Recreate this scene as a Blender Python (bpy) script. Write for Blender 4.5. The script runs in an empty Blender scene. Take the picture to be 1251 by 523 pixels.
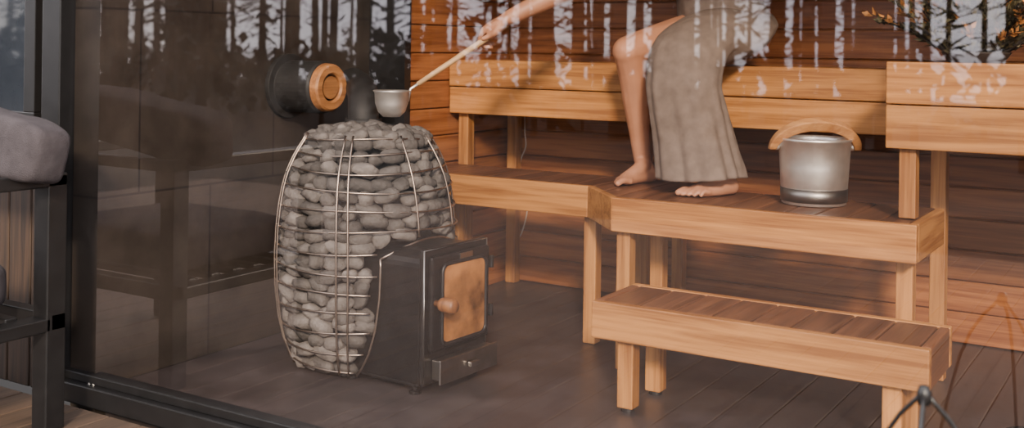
import bpy, bmesh, math, random
from mathutils import Vector, Matrix, noise
random.seed(7)
V=Vector
D=bpy.data
COL=bpy.context.scene.collection

# ------------------------------------------------------------------ helpers
def link(o,parent=None):
    COL.objects.link(o)
    if parent: o.parent=parent
    return o
def empty(name):
    e=D.objects.new(name,None); e.empty_display_size=.1
    return link(e)
def mesh(name,verts,faces,mat=None,parent=None,smooth=False,bevel=0,seg=2):
    m=D.meshes.new(name); m.from_pydata([tuple(v) for v in verts],[],faces); m.update()
    if mat: m.materials.append(mat)
    if smooth:
        for p in m.polygons: p.use_smooth=True
    o=D.objects.new(name,m)
    if bevel:
        b=o.modifiers.new('b','BEVEL'); b.width=bevel; b.segments=seg; b.limit_method='ANGLE'
    return link(o,parent)
class MB:
    def __init__(s): s.v=[]; s.f=[]
    def add(s,vs,fs):
        n=len(s.v); s.v+= [V(v) for v in vs]; s.f+=[tuple(i+n for i in f) for f in fs]
    def box(s,x0,x1,y0,y1,z0,z1,M=None):
        vs=[V((x,y,z)) for x in(x0,x1) for y in(y0,y1) for z in(z0,z1)]
        if M: vs=[M@v for v in vs]
        s.add(vs,[(0,1,3,2),(4,6,7,5),(0,4,5,1),(2,3,7,6),(0,2,6,4),(1,5,7,3)])
    def prism(s,poly,z0,z1):   # poly ccw in xy
        n=len(poly)
        s.add([(x,y,z0) for x,y in poly]+[(x,y,z1) for x,y in poly],
              [tuple(range(n-1,-1,-1)),tuple(range(n,2*n))]+[(i,(i+1)%n,n+(i+1)%n,n+i) for i in range(n)])
    def tube(s,pts,rad,n=10,closed=False,sx=1,res=0):
        pts=[V(p) for p in pts]
        if not hasattr(rad,'__len__'): rad=[rad]*len(pts)
        if res: pts,rad=resample(pts,rad,res)
        N=len(pts); rings=[]; up=None
        for i,p in enumerate(pts):
            if closed: t=(pts[(i+1)%N]-pts[i-1]).normalized()
            else: t=(pts[min(i+1,N-1)]-pts[max(i-1,0)]).normalized()
            if up is None:
                up=V((0,0,1)) if abs(t.z)<.9 else V((1,0,0))
            a=(up-t*up.dot(t)).normalized(); up=a; b=t.cross(a)
            rings.append([p+(a*math.cos(2*math.pi*k/n)+b*math.sin(2*math.pi*k/n)*sx)*rad[i] for k in range(n)])
        vs=[v for r in rings for v in r]; fs=[]
        M=N if closed else N-1
        for i in range(M):
            j=(i+1)%N
            for k in range(n):
                fs.append((i*n+k,i*n+(k+1)%n,j*n+(k+1)%n,j*n+k))
        if not closed:
            fs.append(tuple(range(n-1,-1,-1))); fs.append(tuple((N-1)*n+k for k in range(n)))
        s.add(vs,fs)
    def lathe(s,prof,c,n=40,M=None):
        vs=[]; fs=[]
        for r,z in prof:
            for k in range(n):
                a=2*math.pi*k/n; p=V((r*math.cos(a),r*math.sin(a),z))
                if M: p=M@p
                vs.append(p+V(c))
        for i in range(len(prof)-1):
            for k in range(n):
                fs.append((i*n+k,i*n+(k+1)%n,(i+1)*n+(k+1)%n,(i+1)*n+k))
        s.add(vs,fs)
    def ell(s,c,rx,ry,rz,M=None,nu=20,nv=12):
        vs=[];fs=[]
        for i in range(nv+1):
            th=math.pi*i/nv
            for k in range(nu):
                a=2*math.pi*k/nu
                p=V((rx*math.sin(th)*math.cos(a),ry*math.sin(th)*math.sin(a),rz*math.cos(th)))
                if M: p=M@p
                vs.append(p+V(c))
        for i in range(nv):
            for k in range(nu):
                fs.append((i*nu+k,(i+1)*nu+k,(i+1)*nu+(k+1)%nu,i*nu+(k+1)%nu))
        s.add(vs,fs)
    def obj(s,name,mat,parent=None,**k): return mesh(name,s.v,s.f,mat,parent,**k)
def cr(a,b,c,d,t):
    return (b*2+(c-a)*t+(a*2-b*5+c*4-d)*t*t+(b*3-a-c*3+d)*t*t*t)*.5
def resample(pts,rad,res):
    P=[];R=[];N=len(pts)
    for i in range(N-1):
        a=pts[max(i-1,0)];b=pts[i];c=pts[i+1];d=pts[min(i+2,N-1)]
        for k in range(res):
            t=k/res; P.append(cr(a,b,c,d,t)); R.append(rad[i]*(1-t)+rad[i+1]*t)
    P.append(pts[-1]);R.append(rad[-1]); return P,R
def lerp_tab(tab,z):
    if z<=tab[0][0]: return tab[0][1]
    for (a,ra),(b,rb) in zip(tab,tab[1:]):
        if z<=b:
            t=(z-a)/(b-a); return ra+(rb-ra)*t
    return tab[-1][1]

# ---------------------------------------------------------------- materials
def newmat(name):
    m=D.materials.new(name); m.use_nodes=True; nt=m.node_tree
    return m,nt,nt.nodes['Principled BSDF']
def ramp(nt,c1,c2,p1=.3,p2=.7):
    r=nt.nodes.new('ShaderNodeValToRGB'); e=r.color_ramp.elements
    e[0].position=p1;e[0].color=(*c1,1);e[1].position=p2;e[1].color=(*c2,1)
    return r
def simple(name,c,rough=.5,metal=0,var=.25,scale=8,bump=0,bscale=60,c2=None,spec=.5,island=0):
    m,nt,b=newmat(name); L=nt.links
    tc=nt.nodes.new('ShaderNodeTexCoord'); n=nt.nodes.new('ShaderNodeTexNoise')
    n.inputs['Scale'].default_value=scale; n.inputs['Detail'].default_value=6
    L.new(tc.outputs['Object'],n.inputs['Vector'])
    c1=tuple(x*(1-var) for x in c); c2=c2 or tuple(min(1,x*(1+var)) for x in c)
    r=ramp(nt,c1,c2); L.new(n.outputs['Fac'],r.inputs['Fac'])
    out=r.outputs['Color']
    if island:
        g=nt.nodes.new('ShaderNodeNewGeometry'); mr=nt.nodes.new('ShaderNodeMapRange')
        mr.inputs['To Min'].default_value=1-island; mr.inputs['To Max'].default_value=1+island
        L.new(g.outputs['Random Per Island'],mr.inputs['Value'])
        vm=nt.nodes.new('ShaderNodeVectorMath'); vm.operation='SCALE'
        L.new(out,vm.inputs[0]); L.new(mr.outputs['Result'],vm.inputs['Scale']); out=vm.outputs[0]
    L.new(out,b.inputs['Base Color'])
    b.inputs['Roughness'].default_value=rough; b.inputs['Metallic'].default_value=metal
    b.inputs['Specular IOR Level'].default_value=spec
    if bump:
        n2=nt.nodes.new('ShaderNodeTexNoise'); n2.inputs['Scale'].default_value=bscale; n2.inputs['Detail'].default_value=4
        L.new(tc.outputs['Object'],n2.inputs['Vector'])
        bp=nt.nodes.new('ShaderNodeBump'); bp.inputs['Strength'].default_value=bump; bp.inputs['Distance'].default_value=.01
        L.new(n2.outputs['Fac'],bp.inputs['Height']); L.new(bp.outputs['Normal'],b.inputs['Normal'])
    return m
def wood(name,axis,c1,c2,rough=.5,isl=.18):
    m,nt,b=newmat(name); L=nt.links
    tc=nt.nodes.new('ShaderNodeTexCoord'); g=nt.nodes.new('ShaderNodeNewGeometry')
    off=nt.nodes.new('ShaderNodeVectorMath'); off.operation='SCALE'; off.inputs[0].default_value=(13,17,11)
    L.new(g.outputs['Random Per Island'],off.inputs['Scale'])
    ad=nt.nodes.new('ShaderNodeVectorMath'); ad.operation='ADD'
    L.new(tc.outputs['Object'],ad.inputs[0]); L.new(off.outputs[0],ad.inputs[1])
    mp=nt.nodes.new('ShaderNodeMapping'); sc=[22,22,22]; sc[axis]=1.3
    mp.inputs['Scale'].default_value=sc; L.new(ad.outputs[0],mp.inputs['Vector'])
    n=nt.nodes.new('ShaderNodeTexNoise'); n.inputs['Scale'].default_value=1; n.inputs['Detail'].default_value=6
    n.inputs['Distortion'].default_value=1.2; L.new(mp.outputs[0],n.inputs['Vector'])
    mp2=nt.nodes.new('ShaderNodeMapping'); sc=[160,160,160]; sc[axis]=5
    mp2.inputs['Scale'].default_value=sc; L.new(ad.outputs[0],mp2.inputs['Vector'])
    n2=nt.nodes.new('ShaderNodeTexNoise'); n2.inputs['Scale'].default_value=1; n2.inputs['Detail'].default_value=3
    L.new(mp2.outputs[0],n2.inputs['Vector'])
    mx=nt.nodes.new('ShaderNodeMix'); mx.data_type='FLOAT'; mx.inputs[0].default_value=.3
    L.new(n.outputs['Fac'],mx.inputs[2]); L.new(n2.outputs['Fac'],mx.inputs[3])
    r=ramp(nt,c1,c2,.38,.60); L.new(mx.outputs[0],r.inputs['Fac'])
    mr=nt.nodes.new('ShaderNodeMapRange'); mr.inputs['To Min'].default_value=1-isl; mr.inputs['To Max'].default_value=1+isl
    L.new(g.outputs['Random Per Island'],mr.inputs['Value'])
    vm=nt.nodes.new('ShaderNodeVectorMath'); vm.operation='SCALE'
    L.new(r.outputs['Color'],vm.inputs[0]); L.new(mr.outputs['Result'],vm.inputs['Scale'])
    L.new(vm.outputs[0],b.inputs['Base Color']); b.inputs['Roughness'].default_value=rough
    bp=nt.nodes.new('ShaderNodeBump'); bp.inputs['Strength'].default_value=.15; bp.inputs['Distance'].default_value=.003
    L.new(mx.outputs[0],bp.inputs['Height']); L.new(bp.outputs['Normal'],b.inputs['Normal'])
    return m
LB1,LB2=(.24,.090,.020),(.48,.215,.060)
WX=wood('bench_wood_x',0,LB1,LB2); WY=wood('bench_wood_y',1,LB1,LB2); WZ=wood('bench_wood_z',2,LB1,LB2)
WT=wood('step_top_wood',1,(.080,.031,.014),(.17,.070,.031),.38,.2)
WTX=wood('seat_top_wood',0,(.22,.085,.025),(.4,.18,.065),.5)
CLX=wood('cladding_x',0,(.16,.050,.015),(.33,.125,.040),.42,.2)
CLY=wood('cladding_y',1,(.16,.050,.015),(.33,.125,.040),.42,.2)
M_black=simple('black_metal',(.007,.0065,.007),.4,.0,.3,20)
M_flue=simple('flue_black',(.010,.009,.009),.65,.0,.3,20)
M_dark=simple('dark_steel',(.022,.020,.020),.33,.7,.35,14,.1)
M_edge=simple('bright_steel_edge',(.38,.36,.34),.3,1,.15,20)
M_steel=simple('brushed_steel',(.85,.82,.78),.42,.92,.08,30)
M_wire=simple('cage_wire',(.36,.29,.24),.35,1,.15,30)
M_stone=simple('sauna_stone',(.098,.087,.080),.85,0,.4,18,.6,70,island=.5)
M_core=simple('stove_core',(.006,.006,.006),.9)
M_skin=simple('skin',(.42,.19,.105),.48,0,.14,9,.05,150)
M_hair=simple('hair',(.07,.035,.018),.5,0,.4,40)
M_cloth=simple('linen_cloth',(.175,.133,.110),.95,0,.16,25,.3,700,spec=.1)
M_cush=simple('cushion_fabric',(.05,.043,.048),.95,0,.2,30,.5,300,spec=.2)
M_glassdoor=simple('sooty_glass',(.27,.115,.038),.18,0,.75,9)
M_handle=wood('handle_wood',2,(.12,.045,.014),(.22,.09,.03),.45,.05)
M_ext=wood('exterior_wood',2,(.012,.007,.005),(.045,.024,.014),.7)
M_deck=wood('deck_wood',1,(.045,.028,.019),(.085,.052,.034),.7,.08)
M_ground=simple('forest_ground',(.012,.011,.010),1,0,.5,1.5)
M_reflection_lake=simple('reflection_lake',(.05,.06,.07),.12,0,.2,.3)
M_bark=simple('bark',(.02,.014,.011),.9,0,.4,6)
M_needle=simple('needles',(.007,.008,.006),.9,0,.5,3,island=.5)
M_leafg=simple('leaf_green',(.060,.050,.020),.6,0,.4,9,island=.6)
M_leafo=simple('leaf_dry',(.36,.15,.035),.7,0,.4,9,island=.5)
M_ceil=wood('ceiling_wood',0,(.25,.10,.04),(.4,.18,.08),.5)
M_white=simple('cable_white',(.5,.42,.36),.5)

def tiles(name,c1,c2,cm,bw,bh,rough,rotx=False,msize=.006,offset=.5):
    m,nt,b=newmat(name); L=nt.links
    tc=nt.nodes.new('ShaderNodeTexCoord')
    sx=nt.nodes.new('ShaderNodeSeparateXYZ'); cb=nt.nodes.new('ShaderNodeCombineXYZ')
    L.new(tc.outputs['Object'],sx.inputs[0])
    if rotx: L.new(sx.outputs['Y'],cb.inputs['X']); L.new(sx.outputs['Z'],cb.inputs['Y'])
    else: L.new(sx.outputs['X'],cb.inputs['X']); L.new(sx.outputs['Y'],cb.inputs['Y'])
    br=nt.nodes.new('ShaderNodeTexBrick'); br.offset=offset
    br.inputs['Color1'].default_value=(*c1,1); br.inputs['Color2'].default_value=(*c2,1); br.inputs['Mortar'].default_value=(*cm,1)
    br.inputs['Scale'].default_value=1; br.inputs['Mortar Size'].default_value=msize
    br.inputs['Brick Width'].default_value=bw; br.inputs['Row Height'].default_value=bh
    L.new(cb.outputs[0],br.inputs['Vector'])
    n=nt.nodes.new('ShaderNodeTexNoise'); n.inputs['Scale'].default_value=5; n.inputs['Detail'].default_value=8; n.inputs['Roughness'].default_value=.65
    L.new(tc.outputs['Object'],n.inputs['Vector'])
    mr=nt.nodes.new('ShaderNodeMapRange'); mr.inputs['From Min'].default_value=.3; mr.inputs['From Max'].default_value=.7
    mr.inputs['To Min'].default_value=.5; mr.inputs['To Max'].default_value=1.5; L.new(n.outputs['Fac'],mr.inputs['Value'])
    vm=nt.nodes.new('ShaderNodeVectorMath'); vm.operation='SCALE'
    L.new(br.outputs['Color'],vm.inputs[0]); L.new(mr.outputs['Result'],vm.inputs['Scale']); L.new(vm.outputs[0],b.inputs['Base Color'])
    r2=nt.nodes.new('ShaderNodeMapRange'); r2.inputs['To Min'].default_value=rough-.12; r2.inputs['To Max'].default_value=rough+.15
    L.new(n.outputs['Fac'],r2.inputs['Value']); L.new(r2.outputs['Result'],b.inputs['Roughness'])
    bp=nt.nodes.new('ShaderNodeBump'); bp.inputs['Strength'].default_value=.2; bp.inputs['Distance'].default_value=.004
    L.new(n.outputs['Fac'],bp.inputs['Height']); L.new(bp.outputs['Normal'],b.inputs['Normal'])
    return m
M_panel=tiles('stone_panel',(.028,.022,.018),(.036,.028,.023),(.014,.011,.010),.62,.6,.5,rotx=True,msize=.004)
M_floor=tiles('floor_tile',(.040,.033,.034),(.047,.038,.038),(.024,.019,.020),.30,1.2,.36,msize=.003,offset=0)

# glass
m,nt,b=newmat('window_glass'); L=nt.links; nt.nodes.remove(b)
tr=nt.nodes.new('ShaderNodeBsdfTransparent'); tr.inputs[0].default_value=(.96,.94,.94,1)
gl=nt.nodes.new('ShaderNodeBsdfGlossy'); gl.inputs['Roughness'].default_value=.0
gl.inputs['Color'].default_value=(1,.97,1,1)
mix=nt.nodes.new('ShaderNodeMixShader'); mix.inputs[0].default_value=.11
L.new(tr.outputs[0],mix.inputs[1]); L.new(gl.outputs[0],mix.inputs[2]); L.new(mix.outputs[0],nt.nodes['Material Output'].inputs['Surface'])
M_glass=m

# ---------------------------------------------------------------- room shell
XL,XW,XR,YF,YB,ZC=-2.95,-2.77,1.0,2.36,4.5,2.3
def one(name,mat,*b,bevel=0,parent=None):
    q=MB(); q.box(*b); return q.obj(name,mat,parent,bevel=bevel)
one('floor',M_floor,-3.08,XR,YF,YB,-.1,0)
q=MB(); z=0.0; h=.118
q.box(-3.1,XR+.1,YB+.001,YB+.12,-.1,ZC+.1)
while z<ZC: q.box(XW-.0,XR,YB-.018,YB,z+.003,min(z+h,ZC)-.001); z+=h
q.obj('wall_back',CLX,bevel=.004,seg=1)
q=MB(); q.box(XL-.12,XL,YF-.04,YB+.12,-.1,ZC+.1); q.obj('wall_left',M_panel)
q=MB(); z=0
while z<ZC: q.box(XL+.001,XW,3.70,YB-.019,z+.003,min(z+h,ZC)-.001); z+=h
q.obj('trim_1',CLY,bevel=.004,seg=1)
one('trim_2',M_black,XL+.001,XW+.006,3.66,3.70,0.001,ZC)
q=MB(); z=0; q.box(XR+.02,XR+.12,YF-.04,YB+.12,-.1,ZC+.1)
while z<ZC: q.box(XR,XR+.018,YF,YB-.019,z+.003,min(z+h,ZC)-.001); z+=h
q.obj('wall_right',CLY,bevel=.004,seg=1)
q=MB(); y=YF
while y<YB-.05: q.box(XL,XR,y+.002,min(y+.12,YB-.02)-.001,ZC,ZC+.02); y+=.12
q.box(-3.2,XR+.15,2.15,YB+.15,ZC+.021,ZC+.2)
q.obj('ceiling',M_ceil)
one('baseboard_left',CLY,XW,XW+.012,3.72,YB-.02,0.001,.06,bevel=.003)
# glazed front
wf=empty('window_1')
q=MB(); q.box(-3.17,-3.08,2.27,2.37,-.04,ZC); q.box(-3.08,XR,2.27,2.36,-.04,.022); q.box(-3.08,XR,2.295,2.345,.022,.05)
q.box(-3.08,XR,2.27,2.37,ZC-.08,ZC); q.box(XR-.03,XR+.12,2.27,2.36,-.04,ZC)
q.obj('frame',M_black,wf,bevel=.004)
q=MB(); q.add([(-3.08,2.32,.05),(XR-.03,2.32,.05),(XR-.03,2.32,ZC-.08),(-3.08,2.32,ZC-.08)],[(0,1,2,3)]); q.obj('pane',M_glass,wf)
q=MB()
for x in(-2.95,-2.93): q.lathe([(0,.0),(.006,0),(.006,.004),(0,.004)],(x,2.30,.022),12)
q.obj('sill_screws',M_steel,wf)
# exterior wall to the left
q=MB(); x=-6.5
while x<-3.24: q.box(x+.003,x+.12,2.42,2.46,-.1,ZC+.1); x+=.123
q.box(-6.6,-3.17,2.46,2.6,-.1,ZC+.1)
q.obj('wall_exterior',M_ext,bevel=.004,seg=1)
w2=empty('window_2')
q=MB(); q.box(-4.6,-4.54,2.38,2.42,.85,2.0); q.box(-3.42,-3.36,2.38,2.42,.85,2.0); q.box(-4.6,-3.36,2.38,2.42,.79,.85); q.box(-4.6,-3.36,2.38,2.42,2.0,2.06)
q.obj('frame',M_black,w2,bevel=.003)
m2=simple('dark_window',(.02,.024,.032),.03,0,.1)
q=MB(); q.box(-4.54,-3.42,2.39,2.41,.85,2.0); q.obj('pane',m2,w2)
# deck, ground, and an unseen lake added to brighten gaps reflected in the glass
q=MB(); x=-7
while x<3.5: q.box(x,x+.136,-2,2.26,-.075,-.042); x+=.14
q.obj('deck_floor',M_deck,bevel=.003,seg=1)
q=MB()
n=40
vs=[(-70+140*i/n,-32+42*j/n,-.55+.25*noise.noise(V((i*.35,j*.35,0)))) for i in range(n+1) for j in range(n+1)]
q.add(vs,[(i*(n+1)+j,(i+1)*(n+1)+j,(i+1)*(n+1)+j+1,i*(n+1)+j+1) for i in range(n) for j in range(n)])
q.obj('ground',M_ground,smooth=True)
q=MB(); q.add([(-300,-500,-.75),(300,-500,-.75),(300,-30,-.75),(-300,-30,-.75)],[(0,1,2,3)]); q.obj('reflection_lake',M_reflection_lake)

# ---------------------------------------------------------------- forest behind the viewer
pf=empty('pine_forest')
tk=MB(); fo=MB()
for i in range(210):
    y=random.uniform(-28,-11); x=random.uniform(-46,3)
    hgt=random.uniform(5,8.5); r=random.uniform(.05,.15); zb=-.7
    lean=random.uniform(-.3,.3)
    tk.tube([(x,y,zb),(x+lean*.4,y,hgt*.5),(x+lean,y,hgt)],[r,r*.8,r*.25],7)
    low=random.choice([.2,.5,1.0,1.8,2.6])
    for k in range(120):
        t=random.random(); zz=low+(hgt-low)*t; rr=(1-t*.85)*random.uniform(.2,1.4); a=random.uniform(0,6.283)
        c=V((x+lean*zz/hgt+rr*math.cos(a),y+rr*math.sin(a),zz-.2*rr)); sz=random.uniform(.06,.22)
        d1=V((math.cos(a),math.sin(a),-.3+random.uniform(-.3,.3)))*sz*1.5; d2=V((-math.sin(a),math.cos(a),random.uniform(-.5,.5)))*sz*.4
        fo.add([c-d1,c+d2,c+d1,c-d2],[(0,1,2,3)])
for i in range(6800):  # undergrowth
    y=random.uniform(-29,-12); x=random.uniform(-46,4)
    nz=noise.noise(V((x*.25,y*.25,3)))
    if nz<-.15: continue
    c=V((x,y,random.uniform(-.6,.75+nz*2))); a=random.uniform(0,6.28); sz=random.uniform(.06,.26)
    d1=V((math.cos(a)*.6,math.sin(a)*.6,.9))*sz; d2=V((-math.sin(a),math.cos(a),.1))*sz*.8
    fo.add([c-d1,c+d2,c+d1,c-d2],[(0,1,2,3)])
tk.obj('trunks',M_bark,pf,smooth=True); fo.obj('foliage',M_needle,pf)

# ---------------------------------------------------------------- benches
ub=empty('sauna_bench')
ZT=1.035
q=MB()
q.box(-2.765,-.80,3.98,4.008,.922,ZT); q.box(-2.765,-.80,3.985,4.010,.805,.918)
q.box(-.81,.98,3.48,3.508,.940,ZT+.032); q.box(-.81,.98,3.482,3.508,.805,.936)
q.obj('fascia',WX,ub,bevel=.004)
q=MB(); y=4.010
while y<4.44: q.box(-2.765,-.805,y,y+.09,ZT-.028,ZT-.002); y+=.096
y=3.510
while y<4.44: q.box(-.80,.98,y,y+.09,ZT+.004,ZT+.028); y+=.096
q.obj('seat_planks',WTX,ub,bevel=.003)
q=MB(); q.box(-.81,-.785,3.51,3.978,.81,ZT+.003); q.obj('end_board',WY,ub,bevel=.003)
q=MB()
for x,y,z0 in[(-2.74,4.02,0),(-1.90,4.04,0),(-1.90,4.40,0),(-.775,3.51,.592),(-.765,3.93,0),(.9,3.51,0),(.9,4.4,0),(-2.74,4.42,0)]:
    q.box(x,x+.05,y,y+.05,z0+.001,ZT-.03)
q.obj('legs',WZ,ub,bevel=.004)
q=MB(); 
for x in(-2.7,-1.88,-.71,.88): q.box(x,x+.03,4.03,4.46,.92,1.005)
q.obj('bearers',WY,ub,bevel=.003)

mb=empty('sauna_bench.001'); ZM=.59
F=[(-2.745,3.63),(-1.90,3.63),(-1.695,3.41),(-.70,3.41)]
def yf(x):
    for (a,ya),(b_,yb) in zip(F,F[1:]):
        if x<=b_: return ya+(yb-ya)*(x-a)/(b_-a)
    return F[-1][1]
q=MB()
edges=[-2.745,-2.65,-2.555,-2.46,-2.365,-2.27,-2.175,-2.08,-1.985,-1.90,-1.80,-1.695,-1.597,-1.499,-1.401,-1.303,-1.205,-1.107,-1.009,-.911,-.813,-.728]
for a,b_ in zip(edges,edges[1:]):
    yb=3.975 if b_<-1.58 else 3.83
    q.prism([(a+.0025,yf(a)+.03),(b_-.0025,yf(b_)+.03),(b_-.0025,yb),(a+.0025,yb)],ZM-.026,ZM-.001)
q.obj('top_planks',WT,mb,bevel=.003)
q=MB()
q.prism([(-2.745,3.63),(-1.90,3.63),(-1.888,3.658),(-2.745,3.658)],ZM-.115,ZM)
q.prism([(-1.695,3.41),(-.70,3.41),(-.70,3.438),(-1.683,3.438)],ZM-.115,ZM)
q.obj('front_boards',WX,mb,bevel=.004)
q=MB(); q.prism([(-1.90,3.63),(-1.695,3.41),(-1.683,3.438),(-1.888,3.658)],ZM-.115,ZM)
q.box(-.726,-.70,3.440,3.83,ZM-.115,ZM); q.obj('end_boards',WY,mb,bevel=.004)
q=MB()
for x,y in[(-1.69,3.445),(-1.69,3.72),(-.778,3.50),(-2.70,3.67),(-1.94,3.68),(-2.70,3.9)]: q.box(x,x+.05,y,y+.05,.001,ZM-.028)
q.obj('legs',WZ,mb,bevel=.004)
q=MB(); q.box(-1.62,-.73,3.79,3.815,ZM-.11,ZM-.028); q.obj('rear_rail',WX,mb,bevel=.003)

st=empty('step_stool'); ZS=.33
X0,X1,Y0,Y1=-1.563,-.584,3.02,3.33
q=MB(); q.box(X0,X1,Y0,Y0+.028,ZS-.112,ZS); q.box(X0,X1,Y1-.028,Y1,ZS-.112,ZS); q.obj('front_board',WX,st,bevel=.004)
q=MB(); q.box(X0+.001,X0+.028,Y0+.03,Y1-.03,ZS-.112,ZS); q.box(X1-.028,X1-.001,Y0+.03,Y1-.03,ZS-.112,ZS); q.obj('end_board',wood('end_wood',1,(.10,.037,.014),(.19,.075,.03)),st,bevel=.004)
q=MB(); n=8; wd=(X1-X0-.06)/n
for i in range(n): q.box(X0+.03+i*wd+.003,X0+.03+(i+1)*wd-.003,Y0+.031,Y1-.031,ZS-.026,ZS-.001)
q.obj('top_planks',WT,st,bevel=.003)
q=MB(); p=MB()
for x in(X0+.075,X1-.125):
    for y in(Y0+.029,Y1-.08):
        q.box(x,x+.052,y,y+.052,.012,ZS-.027); p.lathe([(0,.0005),(.022,.0005),(.022,.013),(0,.013)],(x+.026,y+.026,0),16)
q.obj('legs',WZ,st,bevel=.004); p.obj('leg_pads',M_black,st)

# ---------------------------------------------------------------- stove
sv=empty('sauna_stove'); SC=V((-2.450,3.045,0)); A=math.radians(-4)
e=V((math.cos(A),math.sin(A),0)); tt=V((-math.sin(A),math.cos(A),0))
RT=[(0,.222),(.03,.243),(.10,.270),(.18,.289),(.28,.301),(.38,.304),(.48,.300),(.56,.291),(.62,.280),(.67,.265),(.71,.247),(.75,.225),(.79,.198)]
LO=-.026
Rz=lambda z: lerp_tab(RT,z)
HW=.165
def in_open(a,z,mg=0):
    p=V((math.cos(a),math.sin(a),0))*Rz(z)
    f=p.dot(e); l=p.dot(tt)-LO; top=.465-max(0,abs(l)-.10)*.6
    return f>0 and abs(l)<HW+.004+mg and z<top+mg
bm=bmesh.new(); bmesh.ops.create_icosphere(bm,subdivisions=2,radius=1); IV=[v.co.copy() for v in bm.verts]; IF=[tuple(v.index for v in f.verts) for f in bm.faces]; bm.free()
stn=MB(); k=0
def stone(c,R,sx,sy,sz):
    global k; k+=1
    sd=V((k*3.7,k*1.3,k*.7)); vs=[]
    for v in IV:
        p=v.copy(); 
        m_=max(abs(p.x),abs(p.y),abs(p.z)); p=p.lerp(p/m_*.86,.35)
        nn=noise.noise(p*1.1+sd)*.42
        p=p*(1+nn)
        p=V((p.x*sx,p.y*sy,p.z*sz)); vs.append(c+R@p)
    stn.add(vs,IF)
z=.045
while z<.79:
    R=Rz(z)-.030; hh=random.uniform(.038,.046)
    a=random.random()
    end=a+2*math.pi
    while a<end-.06:
        w=random.uniform(.045,.088); da=w/R; am=a+da/2
        if a+da>end: da=end-a; am=a+da/2; w=da*R
        zz=z+random.uniform(-.009,.009)
        if not in_open(am,zz,.012):
            rot=Matrix.Rotation(am+math.pi/2,3,'Z')@Matrix.Rotation(random.uniform(-.4,.4),3,'Y')@Matrix.Rotation(random.uniform(-.3,.3),3,'X')
            stone(SC+V((math.cos(am),math.sin(am),0))*(R+random.uniform(-.008,.006))+V((0,0,zz)),rot,w*.61,.036,hh*.63)
        a+=da
    z+=hh
for i in range(95):
    r=.19*math.sqrt(random.random()); a=random.random()*6.283
    rot=Matrix.Rotation(random.random()*6.28,3,'Z')@Matrix.Rotation(random.uniform(-.5,.5),3,'Y')
    stone(SC+V((r*math.cos(a),r*math.sin(a),.790+random.uniform(0,.02)-r*r*.6)),rot,random.uniform(.032,.045),.03,.022)
stn.obj('stones',M_stone,sv,smooth=True)
q=MB(); q.lathe([(0,.02)]+[(Rz(z_)-.060,z_) for z_ in (.02,.1,.2,.3,.4,.5,.6,.7,.75)]+[(0,.76)],SC,32); q.obj('core',M_core,sv,smooth=True)
# cage
q=MB()
for i,z_ in enumerate([.035,.10,.165,.23,.295,.36,.425,.49,.555,.62,.68,.735,.78]):
    seg=[]
    for j in range(97):
        a=A+math.pi+2*math.pi*j/96
        zz=z_+.006*math.sin(2*a+i*1.3)
        if in_open(a,zz,.004):
            if len(seg)>1: q.tube(seg,.0032,6)
            seg=[]; continue
        seg.append(SC+V((math.cos(a),math.sin(a),0))*(Rz(zz)+.008)+V((0,0,zz)))
    if len(seg)>1: q.tube(seg,.0032,6)
for d0 in(-64,-71,-125,-133,170,178,110,118,50,58,-20,14):
    seg=[]
    for j in range(30):
        z_=.02+.775*j/29; a=math.radians(d0)+.03*math.sin(z_*5)
        if in_open(a,z_,.0): continue
        seg.append(SC+V((math.cos(a),math.sin(a),0))*(Rz(z_)+.012)+V((0,0,z_)))
    q.tube(seg,.0036,6)
for sgn in(-1,1):
    seg=[]
    for j in range(16):
        z_=.02+.39*j/15; l=(HW+.008)*sgn+LO; f_=math.sqrt(max(0,(Rz(z_)+.01)**2-l*l)); seg.append(SC+e*f_+tt*l+V((0,0,z_)))
    q.tube(seg,.004,6)
seg=[]
for j in range(15):
    l=(HW+.008)*(-1+2*j/14); z_=.41+.055*(1-(l/(HW+.008))**2); l+=LO; f_=math.sqrt((Rz(z_)+.01)**2-l*l); seg.append(SC+e*f_+tt*l+V((0,0,z_)))
q.tube(seg,.004,6)
q.obj('cage',M_wire,sv,smooth=True)
FM=Matrix.Translation(SC+tt*LO)@Matrix.Rotation(A,4,'Z')
def fprof(prof,f0,f1,q):
    n=len(prof); q.add([FM@V((f0,l,z)) for l,z in prof]+[FM@V((f1,l,z)) for l,z in prof],
        [tuple(range(n-1,-1,-1)),tuple(range(n,2*n))]+[(i,(i+1)%n,n+(i+1)%n,n+i) for i in range(n)])
def arch(w,z0,z1,c):
    P=[(-w,z0),(w,z0)]
    for i in range(7): a=math.pi/2*i/6; P.append((w-c+c*math.cos(a),z1-c*.6+c*.6*math.sin(a)))
    for i in range(7): a=math.pi/2*(1+i/6); P.append((-w+c+c*math.cos(a),z1-c*.6+c*.6*math.sin(a)))
    return P
q=MB(); fprof(arch(HW-.004,.035,.452,.09),.02,.395,q); q.obj('firebox',M_dark,sv,bevel=.003)
q=MB(); q.box(.395,.413,-HW,HW,.03,.458,FM); q.box(.10,.39,-.155,.155,.02,.035,FM); q.obj('front_plate',M_dark,sv,bevel=.006)
q=MB(); P=[FM@V((.414,l,z)) for l,z in((-HW+.004,.034),(HW-.004,.034),(HW-.004,.454),(-HW+.004,.454))]
q.tube(P,.003,6,closed=True); q.obj('plate_edge',M_edge,sv,smooth=True)
q=MB(); q.box(.415,.435,-.145,.152,.135,.435,FM); q.obj('door',M_dark,sv,bevel=.008)
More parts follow.
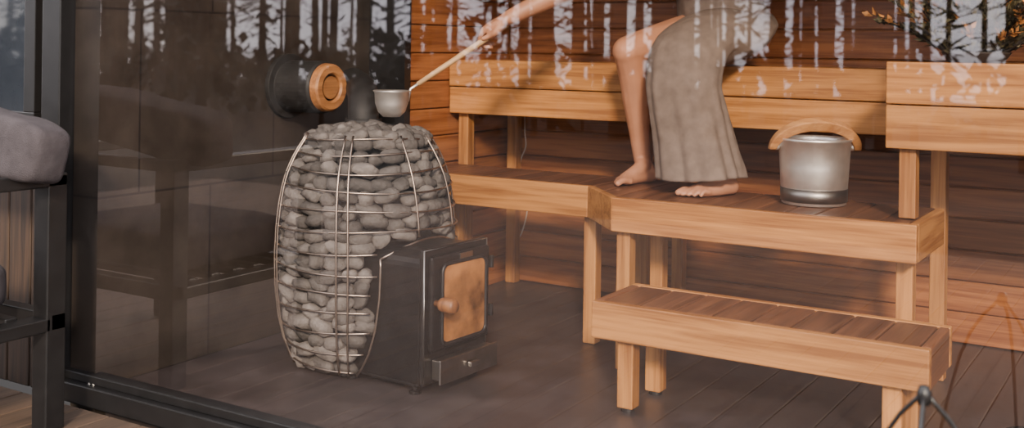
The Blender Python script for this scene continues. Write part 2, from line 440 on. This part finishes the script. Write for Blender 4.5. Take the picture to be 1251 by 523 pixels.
def rrect(l0,l1,z0,z1,r):
    P=[]
    for cx,cz,a0 in((l1-r,z0+r,-90),(l1-r,z1-r,0),(l0+r,z1-r,90),(l0+r,z0+r,180)):
        for i in range(6): a=math.radians(a0+18*i); P.append((cx+r*math.cos(a),cz+r*math.sin(a)))
    return P
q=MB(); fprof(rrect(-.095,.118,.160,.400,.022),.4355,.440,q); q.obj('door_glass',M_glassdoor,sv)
q=MB()
P=[FM@V((.440,l,z)) for l,z in rrect(-.102,.125,.153,.407,.026)]; q.tube(P,.006,6,closed=True); q.obj('glass_rim',M_black,sv,smooth=True)
q=MB(); q.box(.4355,.438,-.01,.055,.412,.430,FM); q.obj('name_plate',M_edge,sv)
q=MB(); q.box(.415,.455,-.12,.158,.045,.108,FM); q.box(.455,.463,-.135,.165,.038,.115,FM); q.box(.465,.480,-.0,.05,.068,.085,FM); q.obj('ash_drawer',simple('drawer_steel',(.30,.28,.26),.35,1,.2,12),sv,bevel=.003)
q=MB()
c=FM@V((.435,-.128,.290)); Mx=Matrix.Rotation(A,3,'Z')@Matrix.Rotation(math.pi/2,3,'Y')
q.lathe([(0,0),(.011,0),(.011,.02),(.020,.022),(.023,.032),(.023,.072),(.018,.080),(0,.080)],c,20,Mx); q.obj('door_knob',M_handle,sv,smooth=True)
q=MB()
for f_,l in((.37,-.145),(.37,.145),(.10,-.145),(.1,.145),(-.15,0)): 
    cc=FM@V((f_,l,0)); q.lathe([(0,.001),(.02,.001),(.02,.01),(.010,.012),(.010,.04),(0,.04)],cc,14)
q.obj('feet',M_dark,sv)
q=MB(); q.lathe([(0,.005),(.21,.005),(.225,.02),(.225,.03),(0,.03)],SC,40); q.obj('base_ring',M_dark,sv)
q=MB()
for z_ in(.2,.36):
    q.lathe([(0,0),(.009,0),(.009,.04),(0,.04)],FM@V((.435,.160,z_)),12)
q.obj('hinges',M_dark,sv)
# flue
q=MB(); fc=V((-2.565,3.155,0))
q.tube([fc+V((0,0,.72)),fc+V((0,0,.80)),fc+V((-.005,0.005,.85)),fc+V((-.04,.045,.905)),fc+V((-.11,.12,.93)),V((-2.90,3.50,.945))],.056,24,res=4)
q.lathe([(.059,0),(.066,0),(.066,.025),(.059,.025)],fc+V((0,0,.805)),24)
q.obj('flue_pipe',M_flue,sv,smooth=True)
cw=V((-2.948,3.17,.935))
q=MB(); My=Matrix.Rotation(math.pi/2,3,'Y')
wd_=empty('wall_vent')
q.lathe([(0,0),(.122,0),(.122,.02),(.098,.025),(.098,.18),(.092,.19),(0,.19)],cw,40,My); q.obj('housing',M_flue,wd_,bevel=.002)
q=MB(); q.lathe([(.0,.191),(.042,.191),(.042,.215),(0,.215)],cw,40,My); q.lathe([(.050,.191),(.050,.216),(.056,.223),(.080,.223),(.087,.216),(.090,.191)],cw,40,My); q.obj('wooden_rings',wood('vent_wood',1,(.20,.078,.025),(.36,.16,.055)),wd_)

# ---------------------------------------------------------------- ladle
ld=empty('sauna_ladle'); BC=V((-2.415,3.125,.842))
q=MB(); q.lathe([(0,0),(.030,.002),(.048,.020),(.058,.050),(.061,.088),(.066,.092),(.064,.095),(.058,.090),(.054,.05),(.044,.022),(.026,.007),(0,.006)],BC,36); q.obj('bowl',M_steel,ld,smooth=True)
CP=V((-2.165,3.405,1.178))          # palm centre
hp=BC+V((.047,.047,.100))
f=(BC+V((0,0,.08))-(CP+V((.01,.01,-.025)))).normalized()
n_=(V((0,0,1))-f*f.z).normalized(); s_=f.cross(n_)
HP=CP-n_*.027
hd=(hp-HP).normalized()
q=MB()
q.tube([BC+V((.040,.040,.055)),hp,hp-hd*.05],[.005,.005,.006],8); q.obj('socket',M_steel,ld,smooth=True)
q=MB(); q.tube([hp-hd*.03,hp-hd*.12,HP+hd*.06,HP,HP-hd*.035],[.0085,.010,.011,.011,.010],12); q.obj('handle',simple('ladle_wood',(.50,.31,.15),.5,0,.15,20),ld,smooth=True)

# ---------------------------------------------------------------- bucket
bk=empty('water_bucket'); C=V((-1.085,3.685,ZM))
q=MB(); q.lathe([(0,.001),(.100,.001),(.104,.004),(.1045,.03),(.106,.031),(.112,.125),(.117,.208),(.121,.210),(.121,.218),(.114,.218),(.112,.205),(.100,.012),(0,.012)],C,56)
q.obj('body',M_steel,bk,smooth=True)
q=MB(); q.lathe([(.1055,.012),(.1075,.012),(.109,.055),(.107,.055)],C,56); q.obj('dark_reflection_band',simple('reflection_steel',(.30,.28,.26),.4,1,.1,20),bk,smooth=True)  # dark reflection low on the bucket, put in as a darker steel band
q=MB(); w_=V((.852,.524,0)).normalized(); dpt=V((-.524,.852,0))
N=36; rings=[]
for i in range(N+1):
    a=math.pi*i/N; ca,sa=math.cos(a),math.sin(a)
    p=C+w_*(-.140*ca)+V((0,0,.178+.088*sa))+dpt*(-.05*sa)
    outd=(w_*(-ca)*.9+V((0,0,1))*sa).normalized(); dp=(dpt+V((0,0,.6))*sa).normalized()
    outd=(outd-dp*outd.dot(dp)).normalized()
    so0=.012+.007*sa; wd=.015
    for so,sd in((-so0,-wd),(so0,-wd),(so0,wd),(-so0,wd)): rings.append(p+outd*so+dp*sd)
fs=[(i*4+k_,i*4+(k_+1)%4,(i+1)*4+(k_+1)%4,(i+1)*4+k_) for i in range(N) for k_ in range(4)]+[(3,2,1,0),tuple(N*4+k_ for k_ in range(4))]
q.add(rings,fs); q.obj('handle',wood('bail_wood',0,(.36,.15,.05),(.55,.27,.10)),bk,bevel=.004)
q=MB()
for s in(-1,1): q.ell(C+w_*s*.126+V((0,0,.190)),.014,.014,.014)
q.obj('rivets',M_steel,bk,smooth=True)

# ---------------------------------------------------------------- woman
wm=empty('woman')
B=MB()
def limb(pts,rad,n=14,res=5,**k):
    B.tube(pts,rad,n,res=res,**k)
    for p,r in((pts[0],rad[0]),(pts[-1],rad[-1])): B.ell(p,r,r,r)
HipR,HipL=V((-1.655,4.12,1.165)),V((-1.475,4.12,1.165))
KR,AR=V((-1.80,3.74,1.085)),V((-1.792,3.865,.672))
KL,AL=V((-1.56,3.69,1.075)),V((-1.405,3.70,.672))
def leg(hip,knee,ank):
    limb([hip,hip.lerp(knee,.35),hip.lerp(knee,.7),knee],[.088,.082,.070,.056])
    back=V((0,.022,0))
    limb([knee,knee.lerp(ank,.22)+back,knee.lerp(ank,.45)+back*.9,knee.lerp(ank,.75)+back*.2,ank],[.054,.056,.053,.038,.032])
leg(HipR,KR,AR); leg(HipL,KL,AL)
def foot(heel,toe,ank,inner):
    f=(toe-heel).normalized(); s=V((-f.y,f.x,0))*inner
    z=V((0,0,1)); heel=heel.copy()
    hc=heel+f*.03+z*.031; ball=heel+f*.165
    limb([hc,heel+f*.08+z*.032,ball+s*.012+z*.022],[.030,.030,.022])
    limb([hc,heel+f*.09-s*.012+z*.026,ball-s*.018-f*.012+z*.019],[.029,.026,.018])
    limb([ank,heel+f*.075+z*.062,heel+f*.12+z*.042+s*.006,ball+z*.026],[.031,.030,.026,.018])
    limb([ank,hc],[.029,.028],res=2)
    for i in range(5):
        off=.032-.0165*i; ln=[.058,.056,.050,.043,.034][i]; r=[.0130,.0095,.009,.0085,.008][i]
        b0=ball+s*off-f*(.006*i)+z*(.018); 
        limb([b0,b0+f*ln*.55+z*.004,b0+f*ln-z*(.018-r)],[r*1.1,r,r*.92],n=8,res=3)
foot(V((-1.748,3.895,ZM)),V((-1.835,3.675,ZM)),AR,1)
foot(V((-1.372,3.745,ZM)),V((-1.50,3.55,ZM)),AL,-1)
# torso
pel=V((-1.565,4.13,1.175)); wa=V((-1.60,4.07,1.33)); ch=V((-1.655,3.97,1.49)); uc=V((-1.685,3.92,1.585)); nb=V((-1.70,3.885,1.655)); nk=V((-1.715,3.86,1.70))
sd=V((.98,.02,.1)).normalized()
for s in(-1,0,1):
    limb([pel+sd*.07*s,wa+sd*.045*s,ch+sd*.06*s,uc+sd*.06*s],[.115,.092,.098,.07])
limb([uc,nb,nk,nk+V((-.01,-.012,.04))],[.07,.048,.045,.045])
SR=V((-1.85,3.88,1.565)); SL=V((-1.52,3.93,1.60))
limb([uc+V((0,0,.03)),SR],[.055,.052],res=2); limb([uc+V((0,0,.03)),SL],[.055,.050],res=2)
for s in(-1,1): B.ell(ch+sd*.065*s+V((-.01,-.075,.02)),.05,.045,.052)
# reaching arm
g=(f*.75+s_*.66).normalized(); t_=n_.cross(g)
W=CP-g*.066-n_*.002
EL=V((-1.915,3.60,1.335))
limb([SR,SR.lerp(EL,.5)+V((0,.006,-.004)),EL],[.052,.046,.041])
limb([EL,EL.lerp(W,.3),EL.lerp(W,.7),W],[.041,.043,.034,.028])
def hand(Cp,g,n,t,curls,S=1.08):
    for o_,l0,l1 in((.027,-.05,.036),(.009,-.052,.040),(-.010,-.05,.038),(-.027,-.045,.032)):
        limb([Cp+(g*l0+t*o_*.75)*S,Cp+t*o_*S,Cp+(g*l1+t*o_)*S],[.014*S,.0145*S,.0125*S],n=10,res=3)
    B.ell(Cp+(-g*.02+t*.026-n*.008)*S,.018*S,.018*S,.018*S)
    for i,(o_,l0,sc) in enumerate(((.0305,.036,.95),(.010,.041,1.05),(-.0105,.038,.98),(-.030,.031,.78))):
        K=Cp+(g*l0+t*o_)*S; pts=[K]; th=0; cur=K
        for seg,(dth,ln) in enumerate(zip(curls,(.040,.026,.021))):
            th+=dth; dr=g*math.cos(th)-n*math.sin(th); cur=cur+dr*ln*sc*S; pts.append(cur)
        limb(pts,[.0105*S,.0092*S,.0085*S,.0075*S],n=10,res=3)
hand(CP,g,n_,t_,(.65,1.05,.8))
limb([W,W+g*.02,CP-g*.03],[.028,.027,.021],n=12)
tb=CP-g*.032+t_*.028-n_*.008
limb([tb,tb+(t_*.55+g*.6-n_*.35).normalized()*.035,HP+hd*.045-s_*.020+n_*.004,HP+hd*.072-s_*.012+n_*.008],[.016,.0135,.0115,.009],n=10,res=3)
# other arm, hand resting against chest
E2=V((-1.42,3.97,1.35)); W3=V((-1.55,3.83,1.42))
limb([SL,SL.lerp(E2,.5),E2],[.050,.043,.037]); limb([E2,E2.lerp(W3,.3),E2.lerp(W3,.7),W3],[.037,.038,.031,.026])
g2=V((-.85,.05,.5)).normalized(); n2=V((.3,.85,.4)); n2=-(n2-g2*n2.dot(g2)).normalized(); t2=g2.cross(n2)
C2=W3+g2*.062+V((0,-.012,0)); limb([W3,C2-g2*.03],[.026,.02],res=2)
hand(C2,g2,n2,t2,(.15,.3,.25),1)
tb=C2-g2*.032+t2*.028; limb([tb,tb+(t2*.7+g2*.6)*.035,tb+(t2*.75+g2*1.3)*.045],[.014,.012,.009],n=10,res=3)
# head
HC=V((-1.745,3.82,1.79)); Fh=V((-.60,-.70,-.36)).normalized(); Rh=Fh.cross(V((0,0,1))).normalized(); Uh=Rh.cross(Fh)
HM=Matrix((Rh,Fh,Uh)).transposed()
H_=lambda x,y,z: HC+HM@V((x,y,z))
B.ell(H_(0,-.008,.02),.074,.092,.098,HM,28,18)
B.ell(H_(0,.022,-.035),.057,.062,.078,HM,24,16)
B.ell(H_(0,.060,-.088),.026,.022,.020,HM)
limb([H_(0,.088,.012),H_(0,.100,-.012),H_(0,.106,-.027)],[.008,.010,.012],n=10,res=3)
for s in(-1,1):
    B.ell(H_(.011*s,.096,-.030),.008,.009,.007,HM)
    B.ell(H_(.036*s,.058,-.022),.024,.022,.02,HM)
    B.ell(H_(.076*s,-.005,-.008),.008,.018,.030,HM)
    limb([H_(.014*s,.082,.030),H_(.045*s,.066,.032)],[.009,.008],n=8,res=2)
body=B.obj('body',M_skin,wm,smooth=True)
r=body.modifiers.new('r','REMESH'); r.mode='VOXEL'; r.voxel_size=.0045; r.use_smooth_shade=True
sm=body.modifiers.new('s','SMOOTH'); sm.factor=.5; sm.iterations=5
q=MB(); lips=MB()
for s in(-1,1):
    q.ell(H_(.031*s,.074,.012),.0115,.0115,.0115,HM)
q.obj('eyes',simple('eye_white',(.7,.68,.65),.2,0,.03),wm,smooth=True)
q=MB()
for s in(-1,1): q.ell(H_(.031*s,.084,.011),.0052,.0028,.0052,HM)
for s in(-1,1): q.tube([H_(.012*s,.090,.036),H_(.03*s,.085,.041),H_(.048*s,.072,.036)],[.003,.0035,.002],6,res=3)
q.obj('brows_and_irises',M_hair,wm,smooth=True)
for zz,rr in((-.055,.0055),(-.064,.0065)):
    lips.tube([H_(-.024,.080,-.060),H_(-.010,.090,zz),H_(.010,.090,zz),H_(.024,.080,-.060)],[.002,rr,rr,.002],8,res=4)
lips.obj('lips',simple('lip',(.45,.15,.12),.4),wm,smooth=True)
q=MB(); q.ell(H_(0,-.028,.036),.086,.092,.098,HM,28,18); q.ell(H_(0,-.115,.045),.045,.042,.045,HM)
for s in(-1,1): q.tube([H_(.02*s,.070,.095),H_(.062*s,.040,.070),H_(.078*s,-.005,.02),H_(.06*s,-.06,-.03)],[.012,.016,.018,.012],8,res=4)
hr=q.obj('hair',M_hair,wm,smooth=True)
r=hr.modifiers.new('r','REMESH'); r.mode='VOXEL'; r.voxel_size=.005; r.use_smooth_shade=True
# dress (towel wrap)
RG=[ # centre, u, v
 ((-1.672,3.925,1.550),(.150,.0,.015),(0,.105,.04)),
 ((-1.655,3.955,1.500),(.172,.0,.015),(0,.125,.04)),
 ((-1.63,4.02,1.42),(.160,0,.015),(0,.118,.04)),
 ((-1.605,4.07,1.33),(.150,0,.01),(0,.105,.03)),
 ((-1.575,4.10,1.245),(.178,0,.0),(0,.130,.03)),
 ((-1.555,4.09,1.175),(.196,0,0),(0,.125,.085)),
 ((-1.535,4.00,1.150),(.185,0,0),(0,.055,.105)),
 ((-1.535,3.87,1.135),(.160,0,0),(0,.0,.095)),
 ((-1.545,3.755,1.100),(.140,.0,0),(0,-.035,.085)),
 ((-1.55,3.685,1.045),(.134,0,0),(0,-.072,.065)),
 ((-1.545,3.66,.96),(.136,.0,0),(0,-.090,.015)),
 ((-1.525,3.665,.86),(.138,0,0),(0,-.098,0)),
 ((-1.505,3.672,.76),(.144,0,0),(0,-.106,0)),
 ((-1.485,3.675,.648),(.155,0,0.004),(0,-.118,0)),
]
cs=[V(a) for a,_,_ in RG]; us=[V(b_) for _,b_,_ in RG]; vs_=[V(c_) for _,_,c_ in RG]
res=9; Cc,_=resample(cs,[0]*len(cs),res); Uu,_=resample(us,[0]*len(cs),res); Vv,_=resample(vs_,[0]*len(cs),res)
nn=144; verts=[];faces=[]; NR=len(Cc)
for i in range(NR):
    tpar=i/(NR-1); low=max(0,(tpar-.62)/.38)
    for k_ in range(nn):
        a=2*math.pi*k_/nn
        fold=low*(.050*math.sin(5*a+1.2+tpar*2)+.034*math.sin(11*a+tpar*5)+.02*math.sin(17*a-tpar*4))
        wr=.025*noise.noise(V((math.cos(a)*2,math.sin(a)*2,tpar*14)))*(1.3)+.022*noise.noise(V((math.cos(a)*5,math.sin(a)*5,tpar*24)))
        diag=.024*math.sin(30*tpar+3*a)*(1 if .35<tpar<.75 else .3)
        sc=1+fold+wr+diag
        p=Cc[i]+(Uu[i]*math.cos(a)+Vv[i]*math.sin(a))*sc
        if tpar>.97: p.z+=.006*math.sin(2*a+1)
        if p.z<ZT+.006 and p.y>3.975: p.z=ZT+.006
        verts.append(p)
for i in range(NR-1):
    for k_ in range(nn): faces.append((i*nn+k_,i*nn+(k_+1)%nn,(i+1)*nn+(k_+1)%nn,(i+1)*nn+k_))
dr=mesh('dress',verts,faces,M_cloth,wm,smooth=True)
s=dr.modifiers.new('s','SOLIDIFY'); s.thickness=.004; s.offset=1

# ---------------------------------------------------------------- plant on the bench
pp=empty('potted_plant'); PC=V((-.60,3.76,ZT+.029))
q=MB(); q.lathe([(0,0),(.08,0),(.10,.03),(.105,.036),(.098,.036),(.08,.028),(0,.028)],PC,32); q.obj('pot',simple('pot_clay',(.03,.022,.018),.7),pp,smooth=True)
stm=MB(); lg=MB(); lo=MB()
def leaf(Mb,c,d,w,ln):
    d=d.normalized(); s=d.cross(V((random.uniform(-1,1),random.uniform(-1,1),random.uniform(-1,1)))).normalized()*w
    u=d.cross(s)*.25
    Mb.add([c,c+d*ln*.35+s+u,c+d*ln,c+d*ln*.35-s+u],[(0,1,2,3)])
for i in range(230):
    a=random.uniform(0,6.283); ln=random.uniform(.10,.34); out=random.uniform(.2,1.9)
    p0=PC+V((random.uniform(-.08,.08),random.uniform(-.07,.07),.025)); d=V((math.cos(a)*out,math.sin(a)*out*.7,1)).normalized()
    p1=p0+d*ln*.6; p2=p1+(d+V((0,0,-.12*out)))*ln*.5
    stm.tube([p0,p1,p2],[.003,.0022,.001],5,res=3)
    orange=random.random()<.36
    for k_ in range(32):
        t=random.uniform(.1,1); c=(p0.lerp(p1,t*2) if t<.5 else p1.lerp(p2,t*2-1)); dd=d+V((random.uniform(-1,1),random.uniform(-1,1),random.uniform(-.6,.9)))
        if c.z<ZT+.05: c.z=ZT+.05
        leaf(lo if orange and t>.5 else lg,c,V((dd.x,dd.y,max(dd.z,-.1))),random.uniform(.005,.010),random.uniform(.018,.038))
stm.obj('stems',M_bark,pp); lg.obj('leaves',M_leafg,pp); lo.obj('dry_flowers',M_leafo,pp)

# ---------------------------------------------------------------- cable
q=MB(); yb=YB-.022
q.tube([(-2.68,yb,.80),(-2.678,yb,.70),(-2.672,yb,.63),(-2.70,yb,.55),(-2.68,yb,.42),(-2.66,yb,.33),(-2.69,yb,.22),(-2.72,yb,.19)],.003,6,res=5); q.obj('power_cable',M_white,smooth=True)

# ---------------------------------------------------------------- outdoor armchair
oc=empty('outdoor_armchair'); zd=-.041
q=MB(); cx0,cx1,cy0,cy1=-3.68,-2.83,1.40,2.12
for x in(cx0,cx1-.065):
    for y in(cy0,cy1-.065): q.box(x,x+.065,y,y+.065,zd,.70)
    q.box(x,x+.065,cy0,cy1,.67,.71); q.box(x,x+.065,cy0+.05,cy1-.05,.25,.29)
q.box(cx0,cx1,cy1-.05,cy1,.67,.705); q.box(cx0,cx1,cy1-.05,cy1,.25,.30); q.box(cx0,cx1,cy0,cy0+.05,.25,.30)
for i in range(6): q.box(cx0+.055,cx1-.055,cy0+.06+i*.1,cy0+.10+i*.1,.28,.30)
q.obj('frame',M_black,oc,bevel=.004)
def cushion(name,c,hx,hy,hz,M=None):
    q=MB(); q.ell((0,0,0),1,1,1,None,40,24); vs=[]
    for v in q.v:
        p=V([math.copysign(abs(t)**.36,t) for t in v])
        p=V((p.x*hx,p.y*hy,p.z*hz)); 
        if M: p=M@p
        p+=V((0,0,.006*noise.noise(p*9))); vs.append(p+V(c))
    return mesh(name,vs,q.f,M_cush,oc,smooth=True)
cushion('seat_cushion',(-3.255,1.74,.38),.35,.30,.075)
cushion('back_cushion',(-3.09,2.00,.812),.36,.075,.092,Matrix.Rotation(.13,3,'Y')@Matrix.Rotation(-.15,3,'X'))

# ---------------------------------------------------------------- wire tripod in front of the glass
tp=empty('tripod_stand'); ap=V((-.375,1.9,.545))
q=MB()
for dx,dy in((-.17,.05),(.16,.08),(.02,-.2)):
    q.tube([ap+V((dx*.02,dy*.02,.0)),ap+V((dx*.5,dy*.5,-.14)),ap+V((dx,dy,-.586))],.004,8,res=4)
q.obj('legs',M_black,tp,smooth=True)
q=MB(); q.lathe([(0,-.02),(.010,-.018),(.012,.0),(.008,.012),(0,.014)],ap,16); q.obj('hub',M_black,tp,smooth=True)

# fallen leaf on the floor
q=MB(); lc=V((-.42,3.52,.002)); P=[]
for i in range(12):
    a=2*math.pi*i/12; P.append(lc+V((.055*math.cos(a),.018*math.sin(a),.014*abs(math.sin(a))+.004*math.cos(a)+.004)))
q.add([lc+V((0,0,.003))]+P,[(0,i+1,(i+1)%12+1) for i in range(12)])
q.tube([lc+V((.05,0,.006)),lc+V((.09,.01,.004))],.0015,5)
q.obj('dry_leaf',M_black)

# ---------------------------------------------------------------- light
w=D.worlds.new('World'); bpy.context.scene.world=w; w.use_nodes=True; nt=w.node_tree; L=nt.links
bg=nt.nodes['Background']; bg.inputs['Strength'].default_value=4.2
tc=nt.nodes.new('ShaderNodeTexCoord'); n=nt.nodes.new('ShaderNodeTexNoise'); n.inputs['Scale'].default_value=3; n.inputs['Detail'].default_value=5
L.new(tc.outputs['Generated'],n.inputs['Vector']); r=ramp(nt,(.84,.82,.90),(1,.95,.90),.35,.65); L.new(n.outputs['Fac'],r.inputs['Fac']); L.new(r.outputs['Color'],bg.inputs['Color'])
sl=D.lights.new('sun','SUN'); sl.energy=6.5; sl.angle=math.radians(7); sl.color=(1,.83,.62)
so=link(D.objects.new('sun',sl)); so.rotation_euler=V((-.52,.85,-.47)).to_track_quat('-Z','Y').to_euler()

# ---------------------------------------------------------------- camera
cd=D.cameras.new('camera'); cd.sensor_width=36; cd.lens=1367/1251*36; cd.shift_y=-206/1251
co=link(D.objects.new('camera',cd))
co.matrix_world=Matrix.Translation((0,0,1.1))@Matrix.Rotation(math.radians(31.6),4,'Z')@Matrix.Rotation(math.pi/2,4,'X')@Matrix.Rotation(math.radians(.8),4,'Z')
cd.clip_end=1000; cd.dof.use_dof=True; cd.dof.focus_distance=3.75; cd.dof.aperture_fstop=3.2
bpy.context.scene.camera=co
